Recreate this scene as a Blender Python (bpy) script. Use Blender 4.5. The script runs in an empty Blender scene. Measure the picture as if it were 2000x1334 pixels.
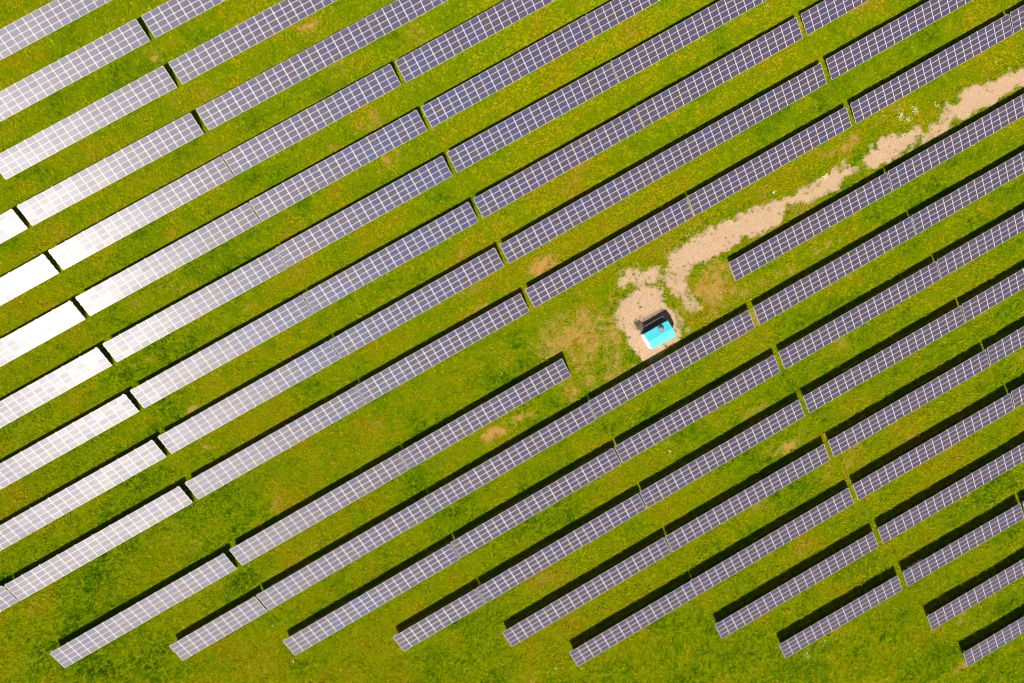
# Solar farm seen straight down from a drone: 79 tilted solar tables in 20 rows on mown grass,
# a small teal-roofed transformer cabin and a worn gravel track.
import bpy, bmesh, math, random
import numpy as np
from mathutils import Matrix, Vector

C = bpy.context.scene.collection
rng = np.random.default_rng(7)
random.seed(7)

# ------------------------------------------------------------------ camera, light, exposure
AY = math.radians(-3.4137)
cam_d = bpy.data.cameras.new('camera')
cam_d.sensor_width = 36.0
cam_d.lens = 36.0 * 1503.33 / 2000.0
cam_d.clip_start = 1.0
cam_d.clip_end = 6000.0
cam = bpy.data.objects.new('camera', cam_d)
C.objects.link(cam)
cam.matrix_world = Matrix.Translation((0, 0, 138.42)) @ Matrix.Rotation(AY, 4, 'Y')
bpy.context.scene.camera = cam

SUN_EL = math.radians(55.3)
SH_AZ = math.radians(76.8)                      # direction shadows fall towards (from +x, counter-clockwise)
to_sun = Vector((-math.cos(SUN_EL) * math.cos(SH_AZ), -math.cos(SUN_EL) * math.sin(SH_AZ), math.sin(SUN_EL)))
sun_d = bpy.data.lights.new('sun', 'SUN')
sun_d.energy = 4.4
sun_d.angle = math.radians(0.53)
sun_d.color = (1.0, 0.925, 0.80)
sun = bpy.data.objects.new('sun', sun_d)
C.objects.link(sun)
sun.rotation_euler = to_sun.to_track_quat('Z', 'Y').to_euler()
sun.location = to_sun * 300

world = bpy.data.worlds.new('World')
bpy.context.scene.world = world
world.use_nodes = True
wn = world.node_tree
sky = wn.nodes.new('ShaderNodeTexSky')
sky.sky_type = 'NISHITA'
sky.sun_disc = False
sky.air_density = 0.75
sky.sun_elevation = SUN_EL
sky.sun_rotation = math.atan2(to_sun.x, to_sun.y)
bg = wn.nodes['Background']
wn.links.new(sky.outputs[0], bg.inputs[0])
bg.inputs[1].default_value = 0.05
vs = bpy.context.scene.view_settings
vs.view_transform = 'Standard'
vs.look = 'None'
vs.exposure = 1.9
vs.gamma = 1.0
bpy.context.scene.cycles.filter_width = 1.0

# ------------------------------------------------------------------ helpers
def mat(name):
    m = bpy.data.materials.new(name)
    m.use_nodes = True
    nt = m.node_tree
    return m, nt, nt.nodes['Principled BSDF']

def nd(nt, t, **kw):
    n = nt.nodes.new(t)
    for k, v in kw.items():
        setattr(n, k, v)
    return n

def lk(nt, a, b):
    nt.links.new(a, b)

def math_n(nt, op, a, b=None, clamp=False):
    n = nd(nt, 'ShaderNodeMath', operation=op, use_clamp=clamp)
    for i, v in enumerate((a, b)):
        if v is None:
            continue
        if isinstance(v, (int, float)):
            n.inputs[i].default_value = v
        else:
            lk(nt, v, n.inputs[i])
    return n.outputs[0]

def mix_c(nt, f, a, b):
    n = nd(nt, 'ShaderNodeMix', data_type='RGBA')
    for i, v in ((0, f), (6, a), (7, b)):
        if isinstance(v, (int, float)):
            n.inputs[i].default_value = v
        elif isinstance(v, tuple):
            n.inputs[i].default_value = (*v, 1)
        else:
            lk(nt, v, n.inputs[i])
    return n.outputs[2]

def noise_n(nt, vec, scale, detail=3.0, rough=0.6):
    n = nd(nt, 'ShaderNodeTexNoise')
    n.inputs['Scale'].default_value = scale
    n.inputs['Detail'].default_value = detail
    n.inputs['Roughness'].default_value = rough
    if vec is not None:
        lk(nt, vec, n.inputs['Vector'])
    return n.outputs[0]

def ramp_n(nt, f, stops):
    n = nd(nt, 'ShaderNodeValToRGB')
    e = n.color_ramp.elements
    while len(e) < len(stops):
        e.new(0.5)
    for i, (p, c) in enumerate(stops):
        e[i].position = p
        e[i].color = (*c, 1)
    lk(nt, f, n.inputs[0])
    return n.outputs[0]

def plain(name, col, rough=0.5, metal=0.0, var=0.12, scale=3.0):
    m, nt, p = mat(name)
    g = nd(nt, 'ShaderNodeNewGeometry')
    f = noise_n(nt, g.outputs['Position'], scale, 4)
    a = tuple(c * (1 - var) for c in col)
    b = tuple(min(1, c * (1 + var)) for c in col)
    lk(nt, mix_c(nt, f, a, b), p.inputs['Base Color'])
    p.inputs['Roughness'].default_value = rough
    p.inputs['Metallic'].default_value = metal
    return m

def empty(name, label, cat, mw, group=None):
    o = bpy.data.objects.new(name, None)
    C.objects.link(o)
    o.matrix_world = mw
    o.empty_display_size = 0.3
    o['label'] = label
    o['category'] = cat
    if group:
        o['group'] = group
    return o

def part(name, mesh, parent, loc=(0, 0, 0), rot=(0, 0, 0)):
    o = bpy.data.objects.new(name, mesh)
    C.objects.link(o)
    o.parent = parent
    o.location = loc
    o.rotation_euler = rot
    return o

def bm_mesh(name, bm, *mats):
    me = bpy.data.meshes.new(name)
    bmesh.ops.recalc_face_normals(bm, faces=bm.faces)
    bm.to_mesh(me)
    bm.free()
    for m in mats:
        me.materials.append(m)
    return me

def box(bm, x0, x1, y0, y1, z0, z1, mi=0):
    v = [bm.verts.new((x, y, z)) for z in (z0, z1) for y in (y0, y1) for x in (x0, x1)]
    fs = []
    for q in ((0, 2, 3, 1), (4, 5, 7, 6), (0, 1, 5, 4), (2, 6, 7, 3), (0, 4, 6, 2), (1, 3, 7, 5)):
        f = bm.faces.new([v[i] for i in q])
        f.material_index = mi
        fs.append(f)
    return v

def bar(bm, a, b, r, seg=6, mi=0):
    a, b = Vector(a), Vector(b)
    d = (b - a).normalized()
    s = d.orthogonal().normalized()
    t = d.cross(s)
    r0, r1 = [], []
    for k in range(seg):
        w = s * math.cos(2 * math.pi * k / seg) * r + t * math.sin(2 * math.pi * k / seg) * r
        r0.append(bm.verts.new(a + w))
        r1.append(bm.verts.new(b + w))
    for k in range(seg):
        f = bm.faces.new((r0[k], r0[(k + 1) % seg], r1[(k + 1) % seg], r1[k]))
        f.material_index = mi
    bm.faces.new(r0[::-1]).material_index = mi
    bm.faces.new(r1).material_index = mi

def lathe(bm, prof, seg=20, cx=0, cy=0):
    rings = []
    for r, z in prof:
        rings.append([bm.verts.new((cx + r * math.cos(2 * math.pi * k / seg), cy + r * math.sin(2 * math.pi * k / seg), z)) for k in range(seg)])
    for a, b in zip(rings, rings[1:]):
        for k in range(seg):
            bm.faces.new((a[k], a[(k + 1) % seg], b[(k + 1) % seg], b[k]))
    bm.faces.new(rings[-1])
    bm.faces.new(rings[0][::-1])

# ------------------------------------------------------------------ the lie of the land
# row, columns, low left corner x y z, heading of the row, rise along the row
TABLES = [
    (0, 20, -88.663, 44.054, -0.030, 0.5177, 0.0142),
    (1, 20, -84.096, 35.990, 0.124, 0.5177, 0.0104),
    (1, 20, -54.183, 53.003, 0.481, 0.5177, 0.0106),
    (2, 20, -79.500, 27.974, 0.243, 0.5177, 0.0068),
    (2, 20, -49.584, 45.032, 0.477, 0.5177, 0.0094),
    (3, 20, -104.782, 3.042, 0.282, 0.5177, 0.0014),
    (3, 20, -74.970, 19.978, 0.416, 0.5167, -0.0006),
    (3, 20, -44.976, 37.019, 0.464, 0.5171, 0.0060),
    (3, 20, -15.790, 53.606, 0.685, 0.5177, 0.0146),
    (4, 20, -99.519, -4.669, 0.370, 0.5177, 0.0011),
    (4, 20, -69.708, 12.347, 0.318, 0.5202, 0.0055),
    (4, 20, -40.563, 29.117, 0.387, 0.5170, 0.0044),
    (4, 20, -10.642, 46.073, 0.587, 0.5177, 0.0160),
    (5, 20, -95.019, -12.653, 0.468, 0.5177, -0.0001),
    (5, 20, -65.108, 4.373, 0.441, 0.5205, 0.0000),
    (5, 20, -35.935, 21.138, 0.405, 0.5172, 0.0032),
    (5, 20, -6.050, 38.173, 0.462, 0.5190, 0.0164),
    (5, 20, 23.137, 54.846, 0.968, 0.5177, 0.0241),
    (6, 20, -90.530, -20.684, 0.579, 0.5177, -0.0019),
    (6, 20, -60.585, -3.640, 0.432, 0.5173, -0.0011),
    (6, 20, -31.428, 13.077, 0.357, 0.5189, 0.0012),
    (6, 20, -1.568, 30.177, 0.438, 0.5155, 0.0103),
    (6, 20, 27.699, 46.719, 0.829, 0.5177, 0.0276),
    (7, 20, -85.922, -28.742, 0.719, 0.5177, -0.0049),
    (7, 20, -55.987, -11.676, 0.589, 0.5185, -0.0075),
    (7, 20, -26.800, 5.024, 0.337, 0.5168, -0.0010),
    (7, 20, 3.101, 22.102, 0.350, 0.5183, 0.0108),
    (7, 20, 32.241, 38.738, 0.738, 0.5182, 0.0247),
    (7, 20, 62.038, 55.808, 1.619, 0.5177, 0.0339),
    (8, 20, -81.280, -36.697, 0.829, 0.5177, -0.0073),
    (8, 20, -51.402, -19.669, 0.565, 0.5178, -0.0070),
    (8, 20, -22.180, -3.035, 0.334, 0.5171, -0.0016),
    (8, 20, 7.775, 13.993, 0.296, 0.5190, 0.0188),
    (8, 20, 36.772, 30.557, 0.923, 0.5190, 0.0188),
    (8, 20, 66.762, 47.785, 1.503, 0.5177, 0.0389),
    (9, 20, -106.025, -61.338, 1.078, 0.5177, -0.0051),
    (9, 20, -76.778, -44.749, 0.907, 0.5177, -0.0091),
    (9, 20, -46.825, -27.695, 0.559, 0.5172, -0.0066),
    (9, 20, -17.648, -11.064, 0.297, 0.5152, -0.0017),
    (9, 20, 12.325, 6.070, 0.261, 0.5198, 0.0149),
    (9, 20, 41.540, 22.852, 0.679, 0.5181, 0.0200),
    (9, 20, 71.323, 39.890, 1.468, 0.5178, 0.0355),
    (9, 20, 100.592, 56.588, 2.589, 0.5177, 0.0110),
    (10, 20, -69.233, -56.456, 1.002, 0.5165, -0.0122),
    (10, 20, -39.272, -39.407, 0.563, 0.5169, -0.0071),
    (10, 20, -10.087, -22.795, 0.307, 0.5193, 0.0004),
    (10, 20, 49.159, 11.023, 0.593, 0.5185, 0.0244),
    (10, 20, 78.335, 27.708, 1.453, 0.5177, 0.0243),
    (11, 10, -49.423, -55.808, 0.677, 0.5165, -0.0066),
    (11, 20, -34.678, -47.373, 0.593, 0.5183, -0.0092),
    (11, 20, -5.578, -30.751, 0.277, 0.5197, 0.0003),
    (11, 20, 23.559, -13.950, 0.310, 0.5153, 0.0177),
    (11, 20, 53.588, 3.007, 0.797, 0.5185, 0.0203),
    (11, 20, 82.715, 19.648, 1.525, 0.5177, 0.0181),
    (12, 20, -30.158, -55.510, 0.391, 0.5175, -0.0018),
    (12, 20, -0.969, -38.788, 0.353, 0.5181, 0.0020),
    (12, 20, 28.324, -22.049, 0.383, 0.5151, 0.0128),
    (12, 20, 58.227, -5.082, 0.880, 0.5179, 0.0217),
    (12, 20, 87.383, 11.609, 1.660, 0.5177, 0.0116),
    (13, 10, -11.083, -55.311, 0.188, 0.5168, 0.0083),
    (13, 20, 3.602, -46.955, 0.291, 0.5181, 0.0049),
    (13, 20, 32.885, -30.213, 0.466, 0.5180, 0.0166),
    (13, 20, 62.709, -13.136, 1.073, 0.5175, 0.0240),
    (13, 20, 91.956, 3.528, 1.841, 0.5177, 0.0052),
    (14, 20, 8.218, -54.920, 0.220, 0.5177, 0.0090),
    (14, 20, 37.498, -38.253, 0.510, 0.5171, 0.0184),
    (14, 20, 67.310, -21.175, 1.173, 0.5185, 0.0281),
    (14, 20, 96.555, -4.421, 2.065, 0.5177, -0.0014),
    (15, 15, 20.176, -58.710, 0.365, 0.5165, 0.0095),
    (15, 20, 42.062, -46.269, 0.615, 0.5187, 0.0158),
    (15, 20, 71.817, -29.120, 1.354, 0.5184, 0.0281),
    (15, 20, 101.085, -12.408, 2.187, 0.5177, -0.0040),
    (16, 20, 46.584, -54.232, 0.578, 0.5185, 0.0231),
    (16, 20, 76.411, -37.103, 1.489, 0.5177, 0.0231),
    (17, 15, 58.318, -58.011, 0.855, 0.5161, 0.0252),
    (17, 15, 80.985, -45.036, 1.630, 0.5177, 0.0283),
    (17, 10, 103.152, -32.548, 2.338, 0.5177, -0.0030),
    (18, 20, 85.519, -53.138, 1.733, 0.5177, 0.0185),
    (19, 20, 92.183, -59.925, 1.904, 0.5177, 0.0133),
]
FRINGE = [(30.15, 11.35, 2.03, 0.6), (32.98, 11.83, 2.21, 0.6), (36.29, 11.84, 2.39, 0.62), (39.13, 12.79, 2.21, 0.58), (38.65, 9.05, 2.39, 0.62), (40.55, 6.26, 2.03, 0.58), (39.13, 3.92, 1.29, 0.5), (41.02, 13.74, 1.84, 0.5), (29.21, 6.23, 2.21, 0.6), (40.55, 2.05, 0.92, 0.5), (28.27, 2.97, 1.11, 0.5), (31.57, -4.47, 1.84, 0.4)]
PAD = [(27.24, 5.11), (27.99, 6.97), (29.5, 8.65), (30.62, 9.77), (32.7, 10.06), (34.87, 9.79), (36.1, 8.11), (36.66, 6.53), (37.42, 5.69), (37.99, 4.2), (39.22, 1.59), (39.51, 0.74), (37.23, -0.84), (34.87, -2.52), (32.7, -3.64), (31.75, -3.17), (30.62, -2.14), (29.31, 0.65), (28.09, 3.06)]
TRACK = [(28.27, 11.34, 0.83, 0.8), (29.87, 11.81, 0.92, 0.8), (31.75, 12.1, 0.83, 0.5), (34.02, 12.76, 1.11, 0.7), (35.81, 13.05, 1.11, 0.7), (37.42, 13.06, 0.92, 0.45), (39.13, 14.94, 1.29, 0.9), (41.21, 15.89, 1.47, 1), (43.5, 17.12, 1.57, 1), (45.97, 18.64, 1.57, 1), (48.17, 20.06, 1.57, 1), (50.56, 21.21, 1.57, 1), (52.95, 21.98, 1.66, 1), (55.35, 23.04, 1.66, 1), (57.28, 24.0, 1.29, 1), (58.53, 25.33, 0.83, 0.75), (60.36, 26.29, 0.64, 0.7), (61.62, 27.06, 0.55, 0.7), (63.65, 26.89, 0.37, 0.5), (65.78, 28.33, 1.01, 0.95), (67.43, 29.49, 1.2, 0.95), (68.89, 30.83, 0.92, 0.7), (70.44, 31.7, 0.74, 0.8), (72.0, 31.91, 0.46, 0.6), (73.76, 33.07, 1.11, 0.7), (75.32, 34.33, 1.38, 0.9), (77.18, 35.02, 1.57, 1), (79.14, 35.99, 1.57, 1), (81.39, 36.88, 1.29, 0.95), (83.07, 38.15, 0.74, 0.6), (84.54, 38.17, 0.46, 0.55), (87.7, 39.75, 0.46, 0.6), (90.27, 42.75, 0.64, 0.6), (91.65, 43.44, 1.38, 0.95), (93.93, 44.72, 1.66, 1), (96.42, 45.63, 1.57, 1), (98.91, 46.63, 1.2, 0.9), (100.6, 47.63, 1.2, 0.9), (102.6, 48.82, 1.29, 1), (104.9, 50.11, 1.38, 1), (108.41, 51.82, 1.38, 1), (39.13, 6.25, 0.64, 0.6), (40.07, 5.79, 0.74, 0.7), (38.65, 9.99, 1.11, 0.45), (40.55, 7.66, 0.92, 0.4), (36.76, 10.45, 0.92, 0.55), (39.89, 10.18, 0.64, 0.45)]
DRY = [(21.25, 0.18, 8.75, 5.99, 0.75), (43.88, 10.01, 6.45, 4.42, 0.75), (52.47, 4.41, 5.53, 1.84, 0.6), (39.13, 9.99, 3.32, 4.61, 0.65), (26.87, -6.32, 4.14, 2.03, 0.6), (61.13, 25.17, 5.53, 2.39, 0.4), (36.29, 17.44, 6.45, 2.39, 0.35), (17.52, -6.76, 4.61, 1.66, 0.5), (-27.21, 56.18, 2.76, 1.47, 0.9), (-23.18, 55.65, 1.29, 0.74, 0.6), (-23.62, 49.27, 2.3, 1.29, 0.7), (-22.01, 47.49, 2.03, 1.29, 0.8), (-20.03, 43.43, 1.84, 1.29, 0.6), (-54.64, 49.77, 1.29, 1.47, 0.8), (-55.95, 50.82, 1.29, 0.74, 0.5), (-17.32, 40.02, 2.21, 1.29, 0.6), (-15.06, 38.96, 1.84, 1.11, 0.5), (-14.15, 31.86, 2.03, 1.11, 0.8), (-10.98, 33.09, 1.29, 0.74, 0.4), (-6.43, 38.19, 0.92, 0.74, 0.5), (-0.95, 15.33, 2.39, 1.2, 0.7), (-1.86, 13.49, 1.84, 0.74, 0.7), (1.81, 5.7, 2.95, 0.92, 0.8), (13.62, 13.58, 2.58, 1.47, 0.9), (15.66, 14.98, 1.84, 0.74, 0.4), (14.92, 17.75, 0.92, 0.46, 0.6), (5.02, -16.39, 4.42, 1.29, 0.95), (9.17, -14.11, 3.22, 1.29, 0.9), (2.26, -18.67, 1.84, 0.74, 0.6), (19.38, -9.54, 3.22, 1.47, 0.8), (22.65, -7.24, 2.3, 1.66, 0.65), (16.13, 2.49, 3.68, 2.03, 0.55), (21.25, 2.5, 1.29, 4.14, 0.75), (24.99, 1.58, 2.58, 2.95, 0.7), (27.34, -2.14, 2.76, 2.76, 0.55), (16.59, 4.34, 2.76, 1.29, 0.5), (28.27, 2.51, 1.47, 1.84, 0.6), (58.72, -19.31, 2.58, 0.92, 0.8), (55.35, -20.03, 1.84, 0.74, 0.4), (53.43, 10.52, 4.14, 1.29, 0.6), (59.2, 13.09, 4.14, 1.11, 0.75), (65.0, 16.71, 3.68, 0.92, 0.7), (48.65, 7.22, 2.39, 0.83, 0.75), (44.83, 5.33, 2.76, 0.83, 0.6), (69.37, 35.66, 1.84, 1.01, 0.9), (67.43, 34.68, 1.29, 0.74, 0.6), (44.83, 13.76, 2.21, 2.58, 0.7), (42.45, 10.0, 1.84, 1.66, 0.6), (45.78, 11.42, 1.29, 1.11, 0.55), (36.29, -18.75, 1.11, 0.55, 0.5), (-44.98, -18.47, 1.66, 1.47, 0.95), (-48.33, -12.23, 1.47, 0.83, 0.75), (-55.51, -2.96, 1.11, 0.74, 0.5), (-65.51, 19.81, 1.47, 0.74, 0.5), (-70.26, 19.32, 1.66, 0.74, 0.4), (-79.28, 35.66, 0.92, 1.84, 0.5), (54.39, 0.66, 1.47, 0.74, 0.4), (53.43, -12.5, 2.03, 0.74, 0.5), (-1.86, 34.6, 1.29, 0.83, 0.4), (8.25, 14.47, 1.11, 0.74, 0.4), (54.87, 61.3, 1.47, 0.92, 0.6), (91.46, -59.96, 1.47, 0.74, 0.7), (68.89, -54.19, 2.03, 0.74, 0.5), (-19.12, -7.11, 1.66, 0.64, 0.35), (-31.68, -39.68, 2.76, 0.83, 0.4), (-27.21, -36.13, 2.3, 0.83, 0.4), (72.78, 25.76, 1.38, 0.55, 0.5), (43.4, -40.52, 1.11, 0.55, 0.3), (32.04, -52.89, 1.11, 0.55, 0.4), (-3.69, -51.17, 1.11, 0.46, 0.5), (44.83, -48.97, 0.83, 0.64, 0.4)]
FLOWERS = [(79.82, 41.33, 0.74, 40), (82.57, 42.32, 0.64, 26), (82.18, 42.79, 0.55, 18), (81.3, 40.97, 0.55, 22), (86.51, 43.35, 0.55, 18), (79.24, 42.84, 0.74, 10), (76.2, 41.93, 0.92, 8), (65.88, 30.41, 0.37, 26), (65.39, 29.93, 0.46, 18), (80.61, 38.49, 0.74, 8), (99.81, 50.2, 0.55, 6), (97.41, 51.39, 1.29, 8), (56.32, 27.19, 0.37, 16), (47.69, 22.03, 0.83, 16), (40.55, 19.81, 1.29, 14), (92.45, 41.93, 0.37, 10), (92.05, -49.47, 2.76, 4), (62.58, -57.82, 0.74, 14), (65.49, -55.25, 0.92, 10), (42.92, 11.88, 5.53, 8), (36.95, -20.06, 0.28, 18), (-34.0, -50.23, 0.28, 10), (-30.52, -56.47, 0.23, 12), (20.88, -59.41, 0.28, 10), (16.13, -59.01, 0.37, 6), (13.25, -59.68, 0.37, 4), (6.5, -5.62, 0.28, 14), (30.62, -14.24, 1.84, 8), (94.93, 45.6, 1.84, 8)]
TB = (0.9006, 0.1655, 0.3582, 0.5168, -0.4132, 0.0889, 0.3683, -0.1934, -0.0321, -0.0279, 0.2933, -0.1293)
GRASS_H = 0.26          # mean height of the sward over the soil

PHI = math.radians(29.66)
UX, UY = math.cos(PHI), math.sin(PHI)
def terrain(x, y):
    x0, y0 = x, y
    x = np.clip(x, -92, 97) / 80.0
    y = np.clip(y, -68, 68) / 60.0
    b = (x * x, x * y, y * y, x**3, x * x * y, x * y * y, y**3, x**4, x**3 * y, x * x * y * y, x * y**3, y**4)
    s = x0 * UX + y0 * UY                       # the land falls away west of the last wide gap
    v = y0 * UX - x0 * UY
    fall = np.clip(-55.5 - s, 0, 40) * 0.022 * np.clip((v - 8) / 14, 0, 1) * np.clip((75 - v) / 20, 0, 1)
    return sum(c * q for c, q in zip(TB, b)) - GRASS_H - fall

TH = math.radians(22.39)
PW, PP = 1.67, 0.9925                             # panel pitch along the row and up the slope
SLOPE = 4 * PP

_lat = rng.random((4, 64, 64)).astype(np.float32)
def vnoise(x, y, scale, layer=0):
    """smooth value noise, 0..1"""
    x = np.asarray(x) / scale + 17.3 * layer + 200
    y = np.asarray(y) / scale + 9.1 * layer + 200
    xi, yi = np.floor(x).astype(int), np.floor(y).astype(int)
    fx, fy = x - xi, y - yi
    fx, fy = fx * fx * (3 - 2 * fx), fy * fy * (3 - 2 * fy)
    L = _lat[layer % 4]
    g = lambda a, b: L[a % 64, b % 64]
    return (g(xi, yi) * (1 - fx) * (1 - fy) + g(xi + 1, yi) * fx * (1 - fy) + g(xi, yi + 1) * (1 - fx) * fy + g(xi + 1, yi + 1) * fx * fy)

def fbm(x, y, scale, layer=0, oct=4):
    s = a = 0.0
    w = 1.0
    for k in range(oct):
        s = s + w * vnoise(x, y, scale / 2**k, layer + k)
        a += w
        w *= 0.6
    return s / a

def in_poly_dist(x, y, poly):
    """signed distance to a polygon, positive inside"""
    d = np.full(x.shape, 1e9)
    ins = np.zeros(x.shape, bool)
    n = len(poly)
    for i in range(n):
        ax, ay = poly[i]
        bx, by = poly[(i + 1) % n]
        ex, ey = bx - ax, by - ay
        t = np.clip(((x - ax) * ex + (y - ay) * ey) / (ex * ex + ey * ey), 0, 1)
        d = np.minimum(d, np.hypot(x - ax - t * ex, y - ay - t * ey))
        c = ((ay > y) != (by > y)) & (x < (bx - ax) * (y - ay) / (by - ay + 1e-12) + ax)
        ins ^= c
    return np.where(ins, d, -d)

def gravel_mask(x, y):
    """0..1 amount of bare gravel"""
    x = np.asarray(x, float); y = np.asarray(y, float)
    out = np.zeros(x.shape)
    near = (x > 22) & (x < 125) & (y > -10) & (y < 75)
    if not near.any():
        return out
    xx, yy = x[near], y[near]
    wob = (fbm(xx, yy, 2.6, 1, 5) - 0.5)
    w2 = fbm(xx, yy, 1.3, 0, 4) - 0.5
    m = np.clip(0.5 + (in_poly_dist(xx, yy, PAD) + wob * 1.8 + w2 * 1.3) / 1.9, 0, 1)
    for a, b in zip(TRACK[:-7], TRACK[1:-6]):
        ex, ey = b[0] - a[0], b[1] - a[1]
        t = np.clip(((xx - a[0]) * ex + (yy - a[1]) * ey) / (ex * ex + ey * ey), 0, 1)
        d = np.hypot(xx - a[0] - t * ex, yy - a[1] - t * ey)
        r = a[2] + (b[2] - a[2]) * t
        st = a[3] + (b[3] - a[3]) * t
        m = np.maximum(m, np.clip(0.5 + (r * (0.85 + 0.5 * st) - d + wob * (2.4 + 3.5 * (1 - st)) + w2 * (2.4 + 3.0 * (1 - st)) - (1 - st) * 0.4) / 1.9, 0, 1) * np.clip(0.35 + st, 0, 1))
    for (cx, cy, r, st) in TRACK[-6:]:
        d = np.hypot(xx - cx, yy - cy)
        m = np.maximum(m, np.clip(0.5 + (r * 1.1 - d + wob * 4.0 + w2 * 2.5 - (1 - st) * 0.3) / 1.9, 0, 1) * np.clip(0.3 + st, 0, 1))
    fr = np.zeros(xx.shape)                        # thin, half-overgrown gravel round the bare parts
    for (cx, cy, r, st) in FRINGE:
        d = np.hypot(xx - cx, yy - cy) / r
        fr = np.maximum(fr, st * np.clip((1.25 - d + wob * 1.8 + w2 * 1.6) / 0.8, 0, 1))
    for a, b in zip(TRACK[:-7], TRACK[1:-6]):
        ex, ey = b[0] - a[0], b[1] - a[1]
        t = np.clip(((xx - a[0]) * ex + (yy - a[1]) * ey) / (ex * ex + ey * ey), 0, 1)
        d = np.hypot(xx - a[0] - t * ex, yy - a[1] - t * ey)
        fr = np.maximum(fr, 0.62 * np.clip((2.1 - d + wob * 3.0 + w2 * 3.2) / 1.4, 0, 1))
    m = np.maximum(m, fr)
    out[near] = m
    return out

def dry_mask(x, y):
    """0..1 amount of dry, thin or worn turf"""
    x = np.asarray(x, float); y = np.asarray(y, float)
    m = np.zeros(x.shape)
    wob = fbm(x, y, 3.2, 2, 5) - 0.5 + 0.7 * (fbm(x, y, 0.8, 1, 2) - 0.5)
    for (cx, cy, ra, rb, st) in DRY:
        ra, rb = ra * 1.2, rb * 1.2
        sel = (np.abs(x - cx) < ra * 1.8 + 2) & (np.abs(y - cy) < ra * 1.8 + 2)
        if not sel.any():
            continue
        dx, dy = x[sel] - cx, y[sel] - cy
        a, b = dx * UX + dy * UY, -dx * UY + dy * UX
        q = np.sqrt((a / ra)**2 + (b / rb)**2)
        st = st * 0.88
        m[sel] = np.maximum(m[sel], st * np.clip((1.3 - q + wob[sel] * 2.2) / 1.3, 0, 1))
    bg = np.clip((fbm(x, y, 7.0, 1, 5) - 0.54) * 5, 0, 1) * 0.42 * np.clip(0.6 + 1.6 * wob, 0, 1)
    return np.maximum(m, bg)

# ------------------------------------------------------------------ ground: one sheet to the horizon
inner_x = np.linspace(-112, 122, 781)
inner_y = np.linspace(-84, 84, 561)
far = np.array([6, 15, 30, 60, 120, 250, 500, 1000, 2200.0])
gx = np.concatenate([inner_x[0] - far[::-1], inner_x, inner_x[-1] + far])
gy = np.concatenate([inner_y[0] - far[::-1], inner_y, inner_y[-1] + far])
X, Y = np.meshgrid(gx, gy)
Z = terrain(X, Y) + (fbm(X, Y, 1.3, 3, 3) - 0.5) * 0.10
nx, ny = len(gx), len(gy)
gm = bpy.data.meshes.new('ground')
gm.vertices.add(nx * ny)
gm.vertices.foreach_set('co', np.stack([X, Y, Z], -1).astype(np.float32).ravel())
ii = (np.arange(ny - 1)[:, None] * nx + np.arange(nx - 1)[None, :]).ravel()
quads = np.stack([ii, ii + 1, ii + nx + 1, ii + nx], -1).astype(np.int32)
gm.loops.add(quads.size)
gm.loops.foreach_set('vertex_index', quads.ravel())
gm.polygons.add(len(quads))
gm.polygons.foreach_set('loop_start', np.arange(0, quads.size, 4, dtype=np.int32))
gm.polygons.foreach_set('loop_total', np.full(len(quads), 4, dtype=np.int32))
gm.update(calc_edges=True)
gm.polygons.foreach_set('use_smooth', np.ones(len(quads), bool))
GRV, DRYM = gravel_mask(X, Y), dry_mask(X, Y)
for nm, arr in (('gravel', GRV), ('dry', DRYM)):
    at = gm.attributes.new(nm, 'FLOAT', 'POINT')
    at.data.foreach_set('value', arr.astype(np.float32).ravel())

m, nt, p = mat('ground_turf_and_gravel')
pos = nd(nt, 'ShaderNodeNewGeometry').outputs['Position']
a_g = nd(nt, 'ShaderNodeAttribute', attribute_name='gravel').outputs['Fac']
a_d = nd(nt, 'ShaderNodeAttribute', attribute_name='dry').outputs['Fac']
n_f = noise_n(nt, pos, 3.5, 5, 0.7)
n_m = noise_n(nt, pos, 0.45, 4)
n_s = noise_n(nt, pos, 4.5, 4, 0.85)
turf = ramp_n(nt, n_f, [(0.25, (0.018, 0.028, 0.0002)), (0.5, (0.052, 0.066, 0.0003)), (0.75, (0.120, 0.108, 0.001))])
earth = mix_c(nt, n_f, (0.10, 0.058, 0.012), (0.19, 0.112, 0.032))
grav = ramp_n(nt, n_s, [(0.30, (0.085, 0.058, 0.034)), (0.48, (0.165, 0.116, 0.074)), (0.70, (0.27, 0.200, 0.135))])
grav = mix_c(nt, math_n(nt, 'MULTIPLY', n_m, 0.55), grav, (0.19, 0.120, 0.074))
fd = math_n(nt, 'MULTIPLY', math_n(nt, 'SUBTRACT', math_n(nt, 'ADD', a_d, math_n(nt, 'MULTIPLY', n_f, 0.9)), 0.72), 2.2, True)
fg = math_n(nt, 'MULTIPLY', math_n(nt, 'SUBTRACT', math_n(nt, 'ADD', a_g, math_n(nt, 'MULTIPLY', n_f, 0.8)), 0.72), 3.2, True)
col = mix_c(nt, fg, mix_c(nt, fd, turf, earth), grav)
lk(nt, col, p.inputs['Base Color'])
p.inputs['Roughness'].default_value = 0.9
p.inputs['Specular IOR Level'].default_value = 0.0
bmp = nd(nt, 'ShaderNodeBump')
bmp.inputs['Strength'].default_value = 0.5
bmp.inputs['Distance'].default_value = 0.06
lk(nt, n_s, bmp.inputs['Height'])
lk(nt, bmp.outputs[0], p.inputs['Normal'])
gm.materials.append(m)
ground = bpy.data.objects.new('ground', gm)
C.objects.link(ground)
ground['kind'] = 'structure'
ground['label'] = 'grassy field with a worn gravel track and pad'

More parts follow.
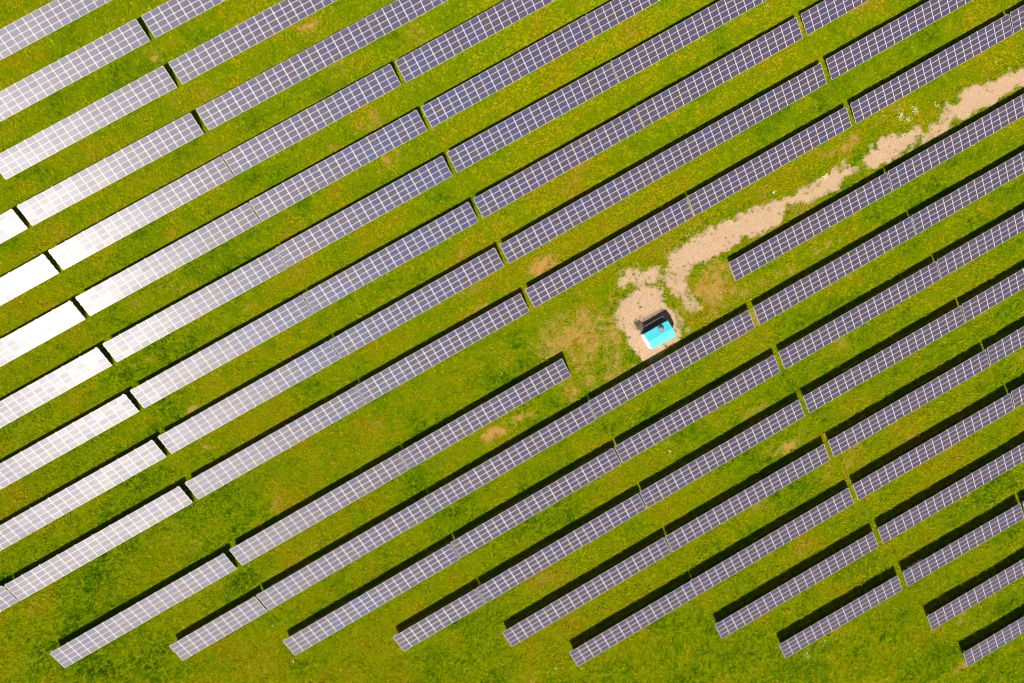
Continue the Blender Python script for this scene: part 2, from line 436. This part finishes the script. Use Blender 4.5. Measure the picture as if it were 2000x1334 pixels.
# ------------------------------------------------------------------ materials of the solar tables
def gridline(nt, out, n, span, w):
    q = math_n(nt, 'FRACT', math_n(nt, 'MULTIPLY', math_n(nt, 'ADD', out, span / 2), n / span))
    d = math_n(nt, 'ABSOLUTE', math_n(nt, 'SUBTRACT', q, 0.5))
    return math_n(nt, 'GREATER_THAN', d, 0.5 - w)

def cell_material(name, dark, light, fleck):
    """polycrystalline cells behind textured glass: one colour tone of panels"""
    m, nt, p = mat(name)
    tc = nd(nt, 'ShaderNodeTexCoord')
    oi = nd(nt, 'ShaderNodeObjectInfo')
    sep = nd(nt, 'ShaderNodeSeparateXYZ')
    lk(nt, tc.outputs['Object'], sep.inputs[0])
    line = math_n(nt, 'MAXIMUM', gridline(nt, sep.outputs[0], 10, 1.56, 0.022), gridline(nt, sep.outputs[1], 6, 0.92, 0.022))
    bus = gridline(nt, sep.outputs[1], 18, 0.92, 0.03)
    sc = nd(nt, 'ShaderNodeVectorMath', operation='MULTIPLY')
    sc.inputs[1].default_value = (10 / 1.56, 6 / 0.92, 0)
    lk(nt, tc.outputs['Object'], sc.inputs[0])
    cmb = nd(nt, 'ShaderNodeCombineXYZ')
    lk(nt, math_n(nt, 'MULTIPLY', oi.outputs['Random'], 91.0), cmb.inputs[2])
    ad = nd(nt, 'ShaderNodeVectorMath', operation='ADD')
    lk(nt, sc.outputs[0], ad.inputs[0])
    lk(nt, cmb.outputs[0], ad.inputs[1])
    cell = nd(nt, 'ShaderNodeVectorMath', operation='FLOOR')
    lk(nt, ad.outputs[0], cell.inputs[0])
    wno = nd(nt, 'ShaderNodeTexWhiteNoise')
    lk(nt, cell.outputs[0], wno.inputs['Vector'])
    base = mix_c(nt, oi.outputs['Random'], dark, light)
    base = mix_c(nt, math_n(nt, 'MULTIPLY', wno.outputs['Value'], 0.4), base, fleck)
    base = mix_c(nt, math_n(nt, 'MULTIPLY', bus, 0.25), base, (0.10, 0.09, 0.11))
    base = mix_c(nt, math_n(nt, 'MULTIPLY', line, 0.4), base, (0.20, 0.18, 0.20))
    lk(nt, base, p.inputs['Base Color'])
    rnd = nd(nt, 'ShaderNodeTexWhiteNoise', noise_dimensions='1D')
    lk(nt, math_n(nt, 'MULTIPLY', oi.outputs['Random'], 777.0), rnd.inputs['W'])
    lk(nt, math_n(nt, 'ADD', math_n(nt, 'MULTIPLY', rnd.outputs['Value'], 0.04), 0.40), p.inputs['Roughness'])
    p.inputs['IOR'].default_value = 1.5
    p.inputs['Specular IOR Level'].default_value = 0.205
    # the modules bow more up the slope than along the row, which draws the sun's image out up the slope
    vt = nd(nt, 'ShaderNodeVectorTransform', vector_type='VECTOR', convert_from='OBJECT', convert_to='WORLD')
    vt.inputs[0].default_value = (0, 1, 0)
    lk(nt, vt.outputs[0], p.inputs['Tangent'])
    p.inputs['Anisotropic'].default_value = 0.42
    p.inputs['Coat Weight'].default_value = 0.03
    p.inputs['Coat Roughness'].default_value = 0.24
    return m
CELLS = [cell_material('solar_cells_purple', (0.0200, 0.0142, 0.0230), (0.0165, 0.0132, 0.0262), (0.022, 0.017, 0.031)),
         cell_material('solar_cells_violet', (0.0175, 0.0135, 0.0300), (0.0145, 0.0135, 0.0370), (0.020, 0.0175, 0.040)),
         cell_material('solar_cells_blue', (0.0145, 0.0145, 0.0380), (0.0115, 0.0160, 0.0480), (0.016, 0.019, 0.052))]
FRAME = plain('panel_frame_aluminium', (0.33, 0.315, 0.31), 0.55, 0.0, 0.04)
GALV = plain('galvanised_steel', (0.42, 0.43, 0.44), 0.5, 0.6, 0.15)

PANEL = []
hx, hy, bx, by, t = (PW - 0.022) / 2, (PP - 0.02) / 2, 0.031, 0.023, 0.04
for cell_mat in CELLS:
    bm = bmesh.new()
    for (x0, x1, y0, y1) in ((-hx, hx, -hy, -hy + by), (-hx, hx, hy - by, hy), (-hx, -hx + bx, -hy + by, hy - by), (hx - bx, hx, -hy + by, hy - by)):
        box(bm, x0, x1, y0, y1, -t, 0, 0)
    box(bm, -hx + bx, hx - bx, -hy + by, hy - by, -0.012, -0.004, 1)
    PANEL.append(bm_mesh('solar_panel', bm, FRAME, cell_mat))
# zones where the sky's blue reflection is painted in as bluer cell colour
SKY_TINT = ((-11, 46, 9, .8), (-20, 38, 7, .5), (-9, 33, 9, .5), (-6, 25, 7, .7), (-14, 21, 9, .45), (-1, 14, 12, .55), (-18, 6, 12, .75), (-32, 2, 9, .6), (-28, -6, 8, .6), (-24, 0, 9, .5), (-38, 8, 8, .4), (-12, 40, 12, .4), (-45, -36, 9, .3), (-20, -50, 10, .3), (0, 45, 14, .4), (12, 38, 12, .35))
def panel_tone(x, y):  # picks the cell colour, with the regional sky reflection painted in
    b = sum(st * math.exp(-((x - cx)**2 + (y - cy)**2) / (r * r)) for cx, cy, r, st in SKY_TINT)
    v = 0.42 + 0.005 * y - 0.0055 * x
    q = roll.random()
    if q < b * 0.55 + 0.008:
        return PANEL[2]
    return PANEL[1] if roll.random() < v else PANEL[0]

_frames = {}
def frame_mesh(n):
    if n not in _frames:
        bm = bmesh.new()
        for s in (0.45, 1.5, 2.5, 3.5):               # purlins along the row
            box(bm, -n * PW / 2 - 0.05, n * PW / 2 + 0.05, s - 0.03, s + 0.03, -0.12, -0.043)
        for k in range(n // 2 + 1):                   # rafters up the slope, their ends stand out at the top edge
            x = min(max(-n * PW / 2 + k * 2 * PW, -n * PW / 2 + 0.35), n * PW / 2 - 0.35)
            box(bm, x - 0.035, x + 0.035, 0.12, SLOPE + 0.07, -0.22, -0.121)
        _frames[n] = bm_mesh('support_frame', bm, GALV)
    return _frames[n]

_posts = {}
def post_mesh(h):
    h = round(h, 2)
    if h not in _posts:
        bm = bmesh.new()
        box(bm, -0.04, 0.04, -0.06, -0.05, -0.2, h)
        box(bm, -0.04, 0.04, 0.05, 0.06, -0.2, h)
        box(bm, -0.008, 0.008, -0.05, 0.05, -0.2, h)
        _posts[h] = bm_mesh('post', bm, GALV)
    return _posts[h]

# ------------------------------------------------------------------ the solar tables
ROWNAME = {10: 'the row that the cabin interrupts'}
ORD = ['', 'first', 'second', 'third', 'fourth', 'fifth', 'sixth', 'seventh', 'eighth', 'ninth', 'tenth']
for r in range(0, 10):
    ROWNAME[r] = 'the %s row above the gravel track' % ORD[10 - r]
for r in range(11, 20):
    ROWNAME[r] = 'the %s row below the teal cabin' % ORD[r - 10]
by_row = {}
for q in TABLES:
    by_row.setdefault(q[0], []).append(q)
LOOK = {(3, 0): 'glare-whitened', (4, 0): 'glare-whitened', (5, 0): 'glare-whitened', (6, 0): 'glare-whitened', (7, 0): 'glare-whitened',
        (8, 0): 'patchily glaring', (9, 1): 'patchily glaring', (2, 0): 'pale glaring', (1, 0): 'pale glaring', (3, 1): 'pale glaring', (4, 1): 'pale glaring',
        (5, 1): 'pale glaring', (6, 1): 'pale glaring', (7, 1): 'pale glaring', (8, 1): 'pale lilac', (9, 2): 'pale lilac', (0, 0): 'pale lilac'}
FALL = {(3, 0): 0.022, (4, 0): 0.022, (5, 0): 0.022, (6, 0): 0.022, (7, 0): 0.020, (8, 0): 0.012, (4, 1): -0.007, (5, 1): -0.009, (6, 1): -0.009, (7, 1): -0.005}
LEAN = {(8, 0): 0.8, (9, 1): 1.0, (7, 0): 0.4}      # three tables set a little flatter and less evenly
tables_rects = []
roll = random.Random(3)
def make_table(row, idx, q):
    _, n, x, y, z, head, rise = q
    uu = Vector((math.cos(head), math.sin(head), 0)) * math.sqrt(1 - rise * rise) + Vector((0, 0, rise))
    p0 = Vector((x, y, z))
    if (row, idx) in FALL:                            # the outermost tables follow the falling land, pivoting on their inner end
        end = p0 + uu * n * PW
        rise += FALL[row, idx]
        uu = Vector((math.cos(head), math.sin(head), 0)) * math.sqrt(1 - rise * rise) + Vector((0, 0, rise))
        p0 = end - uu * n * PW
    vv = Vector((-math.sin(head), math.cos(head), 0))
    ww = uu.cross(vv)
    half = SLOPE * math.cos(TH) / 2
    mid = p0 + uu * (n * PW / 2) + vv * half
    base = Vector((mid.x, mid.y, float(terrain(mid.x, mid.y))))
    M = Matrix.Translation(base) @ Matrix((uu, vv, ww)).transposed().to_4x4()
    zl = (M.inverted() @ p0).z
    cnt = len(by_row[row])
    if cnt == 1:
        where = 'only one in view'
    elif idx == 0:
        where = 'leftmost'
    elif idx == cnt - 1:
        where = 'rightmost'
    else:
        where = '%s from left' % ORD[idx + 1]
    look = LOOK.get((row, idx), 'dark purple')
    if n == 10 and row != 17:
        look = 'short ten-column'
    elif n == 15:
        look = 'fifteen-column'
    o = empty('solar_table', '%s solar table, %s in %s' % (look, where, ROWNAME[row]), 'solar table', M, 'tilted solar tables standing in long rows on the grass')
    part('support_frame', frame_mesh(n), o, (0, -half, zl), (TH, 0, 0))
    c, s = math.cos(TH), math.sin(TH)
    for k in range(n // 5 + 1):
        px = -n * PW / 2 + 0.9 + k * (n * PW - 1.8) / (n // 5)
        for sl in (0.9, 3.2):
            part('post', post_mesh(zl + sl * s - 0.2), o, (px, -half + sl * c, 0))
    # every table was set up by hand: a trace of roll and pitch, and a trace more from panel to panel
    lean = LEAN.get((row, idx), 0.0)
    for i in range(n):
        for j in range(4):
            sl = (j + 0.5) * PP
            px = p0 + uu * (i + 0.5) * PW + vv * sl * c
            part('solar_panel', panel_tone(px.x, px.y), o, ((i + 0.5 - n / 2) * PW, -half + sl * c, zl + sl * s),
                 (TH - math.radians(0.35 + lean) + math.radians(roll.gauss(0, 0.2 + 0.22 * lean)), math.radians(roll.gauss(0, 0.14 + 0.12 * lean)), 0))
    tables_rects.append((p0.x, p0.y, uu.x, uu.y, n * PW))
    return o
for row in sorted(by_row):
    for idx, q in enumerate(by_row[row]):
        make_table(row, idx, q)

# ------------------------------------------------------------------ inverters hung on the back of one table
INV_BODY = plain('inverter_paint', (0.62, 0.66, 0.70), 0.4, 0.0, 0.06)
INV_DARK = plain('inverter_black_plastic', (0.03, 0.03, 0.035), 0.5)
inv0 = None
for k, (x, y, lab) in enumerate(((81.0, -41.30, 'pale grey inverter box behind the solar table, nearest the table end'),
                                 (82.0, -40.72, 'pale grey inverter box behind the solar table, middle of three'),
                                 (83.05, -40.13, 'pale grey inverter box behind the solar table, farthest from the table end'))):
    z = float(terrain(x, y))
    M = Matrix.Translation((x, y, z)) @ Matrix.Rotation(PHI, 4, 'Z')
    o = empty('inverter', lab, 'inverter', M, 'inverters hung behind a solar table')
    if inv0 is None:
        bm = bmesh.new(); box(bm, -0.34, 0.34, -0.14, 0.14, 0.75, 1.52); b_me = bm_mesh('housing', bm, INV_BODY)
        bm = bmesh.new(); box(bm, -0.38, 0.38, -0.18, 0.20, 1.523, 1.56); h_me = bm_mesh('rain_hood', bm, INV_BODY)
        bm = bmesh.new()
        for q in range(7):
            box(bm, -0.3 + q * 0.1 - 0.01, -0.3 + q * 0.1 + 0.01, 0.142, 0.20, 0.85, 1.45)
        f_me = bm_mesh('heat_sink', bm, INV_DARK)
        bm = bmesh.new(); box(bm, -0.25, -0.2, -0.2, -0.142, -0.1, 1.5); box(bm, 0.2, 0.25, -0.2, -0.142, -0.1, 1.5); m_me = bm_mesh('mounting_rail', bm, GALV)
        inv0 = (b_me, h_me, f_me, m_me)
    for nm, me in zip(('housing', 'rain_hood', 'heat_sink', 'mounting_rail'), inv0):
        part(nm, me, o)

# ------------------------------------------------------------------ the transformer cabin
TEAL = None
m, nt, p = mat('teal_roof_paint')
g = nd(nt, 'ShaderNodeTexCoord')
f = noise_n(nt, g.outputs['Object'], 1.2, 5)
lk(nt, mix_c(nt, f, (0.010, 0.200, 0.228), (0.018, 0.238, 0.262)), p.inputs['Base Color'])
p.inputs['Roughness'].default_value = 0.55
TEAL = m
WHITE = plain('white_render', (0.80, 0.80, 0.79), 0.8, 0, 0.05)
CONC = plain('concrete_plinth', (0.33, 0.31, 0.28), 0.9)
GREY = plain('grey_door_steel', (0.16, 0.18, 0.19), 0.5)
DARKST = plain('dark_painted_steel', (0.05, 0.042, 0.038), 0.55)
GRATE = plain('steel_grating', (0.055, 0.048, 0.043), 0.6, 0.2)
ALUD = plain('weathered_aluminium', (0.075, 0.07, 0.072), 0.6, 0.0, 0.2, 8)
ALU = plain('bright_aluminium', (0.12, 0.11, 0.115), 0.6, 0.0, 0.1, 8)

CX, CY = 34.47, 1.165
CZ = float(terrain(CX, CY)) + 0.04
CM = Matrix.Translation((CX, CY, CZ)) @ Matrix.Rotation(math.radians(29.4), 4, 'Z')
cabin = empty('transformer_cabin', 'small white cabin with a bright teal gabled roof on the gravel pad', 'cabin', CM)
HL, HW, ZE, ZR = 2.48, 1.56, 3.20, 3.62
bm = bmesh.new()
box(bm, -HL + 0.07, HL - 0.07, -HW + 0.1, HW - 0.1, -0.2, 0.35)
part('plinth', bm_mesh('plinth', bm, CONC), cabin)
bm = bmesh.new()
w = HW - 0.13
l = HL - 0.05
sec = [(-w, 0.351), (w, 0.351), (w, ZE - 0.06 + 0.03), (0, ZR - 0.1), (-w, ZE - 0.06 + 0.03)]
va = [bm.verts.new((-l, y, z)) for y, z in sec]
vb = [bm.verts.new((l, y, z)) for y, z in sec]
bm.faces.new(va); bm.faces.new(vb[::-1])
for i in range(5):
    bm.faces.new((va[i], vb[i], vb[(i + 1) % 5], va[(i + 1) % 5]))
part('wall', bm_mesh('wall', bm, WHITE), cabin)
for sgn in (1, -1):
    bm = bmesh.new()
    for a, b in ((-HL, -0.83), (-0.826, 0.83), (0.834, HL)):       # three sheets with lapped joints
        lift = 0.006 if a == -0.826 else 0.0
        v = []
        for zz in (0, -0.05):
            v.append([bm.verts.new((x, y, z + zz + lift)) for x, y, z in ((a, 0, ZR), (b, 0, ZR), (b, sgn * HW, ZE), (a, sgn * HW, ZE))])
        bm.faces.new(v[0]); bm.faces.new(v[1])
        for i in range(4):
            bm.faces.new((v[0][i], v[0][(i + 1) % 4], v[1][(i + 1) % 4], v[1][i]))
    part('roof_slope', bm_mesh('roof_slope', bm, TEAL), cabin)
bm = bmesh.new()
v = []
for y, z in ((-0.11, ZR - 0.015), (0, ZR + 0.022), (0.11, ZR - 0.015)):
    v.append((bm.verts.new((-HL - 0.01, y, z)), bm.verts.new((HL + 0.01, y, z))))
for a, b in zip(v, v[1:]):
    bm.faces.new((a[0], a[1], b[1], b[0]))
part('ridge_cap', bm_mesh('ridge_cap', bm, TEAL), cabin)
# turbine ventilator on the north slope
slope_z = lambda y: ZR - (ZR - ZE) * abs(y) / HW
VX, VY = 0.56, 0.86
bm = bmesh.new()
for (x, y) in ((0, 0),):
    c4 = [(VX - 0.5, VY - 0.42), (VX + 0.5, VY - 0.42), (VX + 0.5, VY + 0.42), (VX - 0.5, VY + 0.42)]
    top = [bm.verts.new((a, b, slope_z(b) + 0.03)) for a, b in c4]
    bot = [bm.verts.new((a, b, slope_z(b) - 0.02)) for a, b in c4]
    bm.faces.new(top); bm.faces.new(bot[::-1])
    for i in range(4):
        bm.faces.new((top[i], top[(i + 1) % 4], bot[(i + 1) % 4], bot[i]))
flash = part('vent_base', bm_mesh('vent_base', bm, TEAL), cabin)
bm = bmesh.new()
lathe(bm, [(0.40, -0.25), (0.40, 0.12), (0.37, 0.16)], 20)
vent = part('roof_vent', bm_mesh('roof_vent', bm, ALU), cabin, (VX, VY, slope_z(VY) + 0.05))
bm = bmesh.new()
for k in range(22):                                                # curved vanes
    a = 2 * math.pi * k / 22
    pts = []
    for s in range(7):
        f = s / 6
        r = 0.38 + 0.14 * math.sin(math.pi * f)
        if f > 0.8:
            r -= (f - 0.8) * 0.6
        pts.append((a + 0.35 * f, r, 0.17 + 0.36 * f))
    prev = None
    for (b, r, z) in pts:
        cur = (bm.verts.new((r * math.cos(b), r * math.sin(b), z)), bm.verts.new((r * 0.86 * math.cos(b + 0.16), r * 0.86 * math.sin(b + 0.16), z)))
        if prev:
            bm.faces.new((prev[0], cur[0], cur[1], prev[1]))
        prev = cur
part('vane', bm_mesh('vane', bm, ALU), vent)
bm = bmesh.new()
lathe(bm, [(0.30, 0.52), (0.31, 0.545), (0.22, 0.575), (0.08, 0.60), (0.04, 0.64)], 20)
part('vent_cap', bm_mesh('vent_cap', bm, ALUD), vent)
# doors, louvres and a downpipe
for x in (-0.75, 1.05):
    bm = bmesh.new()
    box(bm, x - 0.55, x + 0.55, w + 0.002, w + 0.045, 1.07, 3.0)
    for q in range(6):
        box(bm, x - 0.4, x + 0.4, w + 0.046, w + 0.06, 1.25 + q * 0.09, 1.30 + q * 0.09)
    d = part('door', bm_mesh('door', bm, GREY), cabin)
    bm = bmesh.new()
    box(bm, x + 0.40, x + 0.45, w + 0.046, w + 0.10, 1.95, 2.15)
    part('handle', bm_mesh('handle', bm, ALU), d)
bm = bmesh.new()
bar(bm, (HL - 0.12, -w - 0.05, 0.1), (HL - 0.12, -w - 0.05, ZE - 0.12), 0.045)
bar(bm, (HL - 0.12, -w - 0.05, ZE - 0.13), (HL - 0.02, -HW - 0.06, ZE - 0.08), 0.045)
part('downpipe', bm_mesh('downpipe', bm, GREY), cabin)

# ------------------------------------------------------------------ steel platform and steps on the cabin's shaded side
plat = empty('access_platform', 'dark steel platform with steps and handrails along the cabin wall', 'platform', CM)
X0, X1, X2, Y0, Y1, Y2, PZ = -2.48, -1.45, 2.42, HW - 0.1, 2.60, 3.75, 1.05
bm = bmesh.new()
box(bm, X0, X2, Y0, Y0 + 0.05, PZ - 0.09, PZ); box(bm, X0, X2, Y1 - 0.05, Y1, PZ - 0.09, PZ)
box(bm, X0, X0 + 0.05, Y0 + 0.05, Y1 - 0.05, PZ - 0.09, PZ); box(bm, X2 - 0.05, X2, Y0 + 0.05, Y1 - 0.05, PZ - 0.09, PZ)
k = X0 + 0.1
while k < X2 - 0.08:
    box(bm, k, k + 0.03, Y0 + 0.05, Y1 - 0.05, PZ - 0.04, PZ - 0.006)
    k += 0.06
part('deck', bm_mesh('deck', bm, GRATE), plat)
for x in (X0 + 0.05, X1, 0.5, X2 - 0.05):
    for y in (Y0 + 0.1, Y1 - 0.06):
        bm = bmesh.new()
        box(bm, x - 0.03, x + 0.03, y - 0.03, y + 0.03, -0.1, PZ - 0.091)
        part('leg', bm_mesh('leg', bm, DARKST), plat)
bm = bmesh.new()
RH = PZ + 1.06
for x in (X1, 0.5, X2 - 0.03):
    bar(bm, (x, Y1 - 0.03, PZ), (x, Y1 - 0.03, RH), 0.05)
for z in (RH, PZ + 0.53):
    bar(bm, (X1, Y1 - 0.03, z), (X2 - 0.03, Y1 - 0.03, z), 0.05)
    bar(bm, (X2 - 0.03, Y1 - 0.03, z), (X2 - 0.03, Y0 + 0.1, z), 0.05)
bar(bm, (X2 - 0.03, Y0 + 0.1, PZ), (X2 - 0.03, Y0 + 0.1, RH), 0.05)
part('railing', bm_mesh('railing', bm, DARKST), plat)
NS = 4
for k in range(NS):
    z = PZ - 0.2 - k * 0.19
    y = Y1 + 0.02 + k * (Y2 - Y1) / NS
    bm = bmesh.new()
    for q in range(4):
        box(bm, X0 + 0.05, X1 - 0.05, y + q * 0.065, y + q * 0.065 + 0.035, z - 0.03, z)
    part('step', bm_mesh('step', bm, GRATE), plat)
for x in (X0, X1):
    bm = bmesh.new()
    va = [(x - 0.02, Y1, PZ - 0.2), (x - 0.02, Y1, PZ), (x - 0.02, Y2, 0.36), (x - 0.02, Y2, 0.16)]
    a = [bm.verts.new(q) for q in va]
    b = [bm.verts.new((q[0] + 0.04, q[1], q[2])) for q in va]
    bm.faces.new(a); bm.faces.new(b[::-1])
    for i in range(4):
        bm.faces.new((a[i], a[(i + 1) % 4], b[(i + 1) % 4], b[i]))
    part('stringer', bm_mesh('stringer', bm, DARKST), plat)
    bm = bmesh.new()
    bar(bm, (x, Y1, RH), (x, Y2 - 0.05, 1.52), 0.04)
    bar(bm, (x, Y1, PZ + 0.53), (x, Y2 - 0.05, 0.95), 0.034)
    bar(bm, (x, Y2 - 0.05, -0.05), (x, Y2 - 0.05, 1.52), 0.04)
    bar(bm, (x, Y1, PZ), (x, Y1, RH), 0.05)
    part('handrail', bm_mesh('handrail', bm, DARKST), plat)

# ------------------------------------------------------------------ grass: one field of blades nobody could count
def under_table(x, y):
    u = np.zeros(x.shape, bool)
    for (ax, ay, ux, uy, ln) in tables_rects:
        a = (x - ax) * ux + (y - ay) * uy
        b = -(x - ax) * uy + (y - ay) * ux
        u |= (a > 0.9) & (a < ln - 0.9) & (b > 0.7) & (b < SLOPE * math.cos(TH) - 0.7)
    return u

def scatter(n, x0, x1, y0, y1):
    return rng.uniform(x0, x1, n), rng.uniform(y0, y1, n)

NCL = 330000
cx, cy = scatter(NCL, -101, 110, -74, 74)
keep = ~under_table(cx, cy)
cx, cy = cx[keep], cy[keep]
gv, dv = gravel_mask(cx, cy), dry_mask(cx, cy)
dens = np.clip(1.0 - gv * 1.12, 0.0, 1) * np.clip(1.0 - dv * 0.8, 0.08, 1)
dens = np.maximum(dens, 0.16 * (gv > 0.4) * (vnoise(cx, cy, 1.1, 3) * 0.6 + vnoise(cx, cy, 0.5, 1) * 0.4 > 0.60))
# bare floor under the cabin
lx = (cx - CX) * math.cos(math.radians(29.4)) + (cy - CY) * math.sin(math.radians(29.4))
ly = -(cx - CX) * math.sin(math.radians(29.4)) + (cy - CY) * math.cos(math.radians(29.4))
dens[(np.abs(lx) < 2.6) & (ly > -1.6) & (ly < 3.9)] = 0
keep = rng.random(len(cx)) < dens
cx, cy, gv, dv = cx[keep], cy[keep], gv[keep], dv[keep]
n = len(cx)
ru, rv = cx * UX + cy * UY, -cx * UY + cy * UX
big = fbm(cx, cy, 14.0, 0, 4)
med = 0.55 * fbm(ru * 0.30, rv, 1.7, 1, 4) + 0.45 * fbm(cx, cy, 2.6, 1, 4)      # drawn out along the mown rows
warm = np.exp(-((cx - 16) / 48)**2 - ((cy - 8) / 34)**2) + 0.7 * np.exp(-((cx - 45) / 40)**2 - ((cy - 48) / 26)**2)    # yellower tint in the middle and towards the upper right
clump = vnoise(cx, cy, 0.75, 0) * 0.6 + vnoise(cx, cy, 0.42, 2) * 0.4
tint_c = 0.41 + 0.13 * warm + (big - 0.5) * 1.1 + (med - 0.5) * 1.15 + (clump - 0.5) * 0.6 + rng.normal(0, 0.09, n)
tint_c = np.minimum(tint_c, 0.70) + dv * 0.42
lush = np.clip((fbm(cx, cy, 5.0, 3, 3) - 0.56) * 6, 0, 1)          # taller, greener tufts in patches
near_g = np.clip(gravel_mask(cx + 0.9, cy - 1.2) + gravel_mask(cx - 0.9, cy + 1.2), 0, 1)
rank = (rng.random(n) < near_g * 0.28)
tint_c = np.where(rank, 0.12, tint_c) - lush * 0.10
size_c = (0.15 + 1.75 * clump + 0.35 * rng.random(n) + 0.25 * lush) * np.where(rank, 1.35, 1.0) * (1 - 0.45 * np.clip(dv + gv * 0.6, 0, 1))
NB = 6
bxx = np.repeat(cx, NB) + rng.normal(0, 0.10, n * NB)
byy = np.repeat(cy, NB) + rng.normal(0, 0.10, n * NB)
tint = np.clip(np.repeat(tint_c, NB) + rng.normal(0, 0.06, n * NB), 0, 1)
sz = np.repeat(size_c, NB)
az = rng.uniform(0, 2 * np.pi, n * NB)
lean = np.radians(rng.uniform(30, 82, n * NB))
ln = sz * rng.uniform(0.20, 0.42, n * NB)
wd = sz * rng.uniform(0.045, 0.085, n * NB)
bz = terrain(bxx, byy) - 0.02
dirx, diry = np.cos(az), np.sin(az)
tw = rng.normal(0, 0.6, n * NB)
px_, py_ = -np.sin(az + tw), np.cos(az + tw)
V = np.empty((n * NB, 3, 3), np.float32)
V[:, 0, 0] = bxx - px_ * wd / 2 + dirx * ln * 0.1; V[:, 0, 1] = byy - py_ * wd / 2 + diry * ln * 0.1; V[:, 0, 2] = bz
V[:, 1, 0] = bxx + px_ * wd / 2; V[:, 1, 1] = byy + py_ * wd / 2; V[:, 1, 2] = bz + 0.02
V[:, 2, 0] = bxx + dirx * ln * np.sin(lean); V[:, 2, 1] = byy + diry * ln * np.sin(lean); V[:, 2, 2] = bz + ln * np.cos(lean) + 0.06
nb = n * NB
gm = bpy.data.meshes.new('grass')
gm.vertices.add(nb * 3)
gm.vertices.foreach_set('co', V.ravel())
gm.loops.add(nb * 3)
gm.loops.foreach_set('vertex_index', np.arange(nb * 3, dtype=np.int32))
gm.polygons.add(nb)
gm.polygons.foreach_set('loop_start', np.arange(0, nb * 3, 3, dtype=np.int32))
gm.polygons.foreach_set('loop_total', np.full(nb, 3, dtype=np.int32))
gm.update(calc_edges=True)
at = gm.attributes.new('tint', 'FLOAT', 'FACE')
at.data.foreach_set('value', tint.astype(np.float32))
m, nt, p = mat('grass_blades')
tn = nd(nt, 'ShaderNodeAttribute', attribute_name='tint').outputs['Fac']
colr = ramp_n(nt, tn, [(0.0, (0.026, 0.088, 0.0010)), (0.2, (0.070, 0.170, 0.0012)), (0.42, (0.145, 0.215, 0.0012)), (0.62, (0.220, 0.235, 0.0015)), (0.80, (0.290, 0.185, 0.004)), (1.0, (0.320, 0.172, 0.026))])
lk(nt, colr, p.inputs['Base Color'])
p.inputs['Roughness'].default_value = 0.75
p.inputs['Specular IOR Level'].default_value = 0.0
tr = nd(nt, 'ShaderNodeBsdfTranslucent')
lk(nt, colr, tr.inputs[0])
ms = nd(nt, 'ShaderNodeMixShader')
ms.inputs[0].default_value = 0.38
lk(nt, p.outputs[0], ms.inputs[1]); lk(nt, tr.outputs[0], ms.inputs[2])
lk(nt, ms.outputs[0], nt.nodes['Material Output'].inputs[0])
gm.materials.append(m)
grass = bpy.data.objects.new('grass', gm)
C.objects.link(grass)
grass['kind'] = 'stuff'
grass['label'] = 'yellowish green meadow grass between the rows of solar tables'
grass['category'] = 'grass'

# ------------------------------------------------------------------ white wild flowers in loose drifts
fx, fy = [], []
for (x, y, r, k) in FLOWERS:
    k = k if r > 0.36 else k // 3
    fx.append(rng.normal(x, r * 0.5, k)); fy.append(rng.normal(y, r * 0.5, k))
a, b = scatter(260, -98, 104, -68, 68)
kk = (fbm(a, b, 9, 2, 3) > 0.56) & ~under_table(a, b)
fx.append(a[kk]); fy.append(b[kk])
fx, fy = np.concatenate(fx), np.concatenate(fy)
bm = bmesh.new()
for x, y in zip(fx, fy):
    z = float(terrain(x, y)) + rng.uniform(0.26, 0.42)
    r = rng.uniform(0.04, 0.09)
    for k in range(5):
        a = 2 * math.pi * k / 5 + rng.uniform(0, 1)
        ox, oy = x + math.cos(a) * r * 0.7, y + math.sin(a) * r * 0.7
        q = r * 0.5
        bm.faces.new([bm.verts.new((ox + q * math.cos(t), oy + q * math.sin(t), z + rng.uniform(-0.02, 0.03))) for t in (a, a + 1.6, a + 3.14, a + 4.7)])
    bm.faces.new([bm.verts.new((x - 0.008, y, z - 0.36)), bm.verts.new((x + 0.008, y, z - 0.36)), bm.verts.new((x, y, z))]).material_index = 1
me = bpy.data.meshes.new('wildflowers')
bm.to_mesh(me); bm.free()
me.materials.append(plain('white_petals', (0.34, 0.34, 0.17), 0.7))
me.materials.append(plain('flower_stems', (0.06, 0.10, 0.01), 0.7))
fl = bpy.data.objects.new('wildflowers', me)
C.objects.link(fl)
fl['kind'] = 'stuff'
fl['label'] = 'white wild flowers in loose drifts beside the gravel track'
fl['category'] = 'flowers'
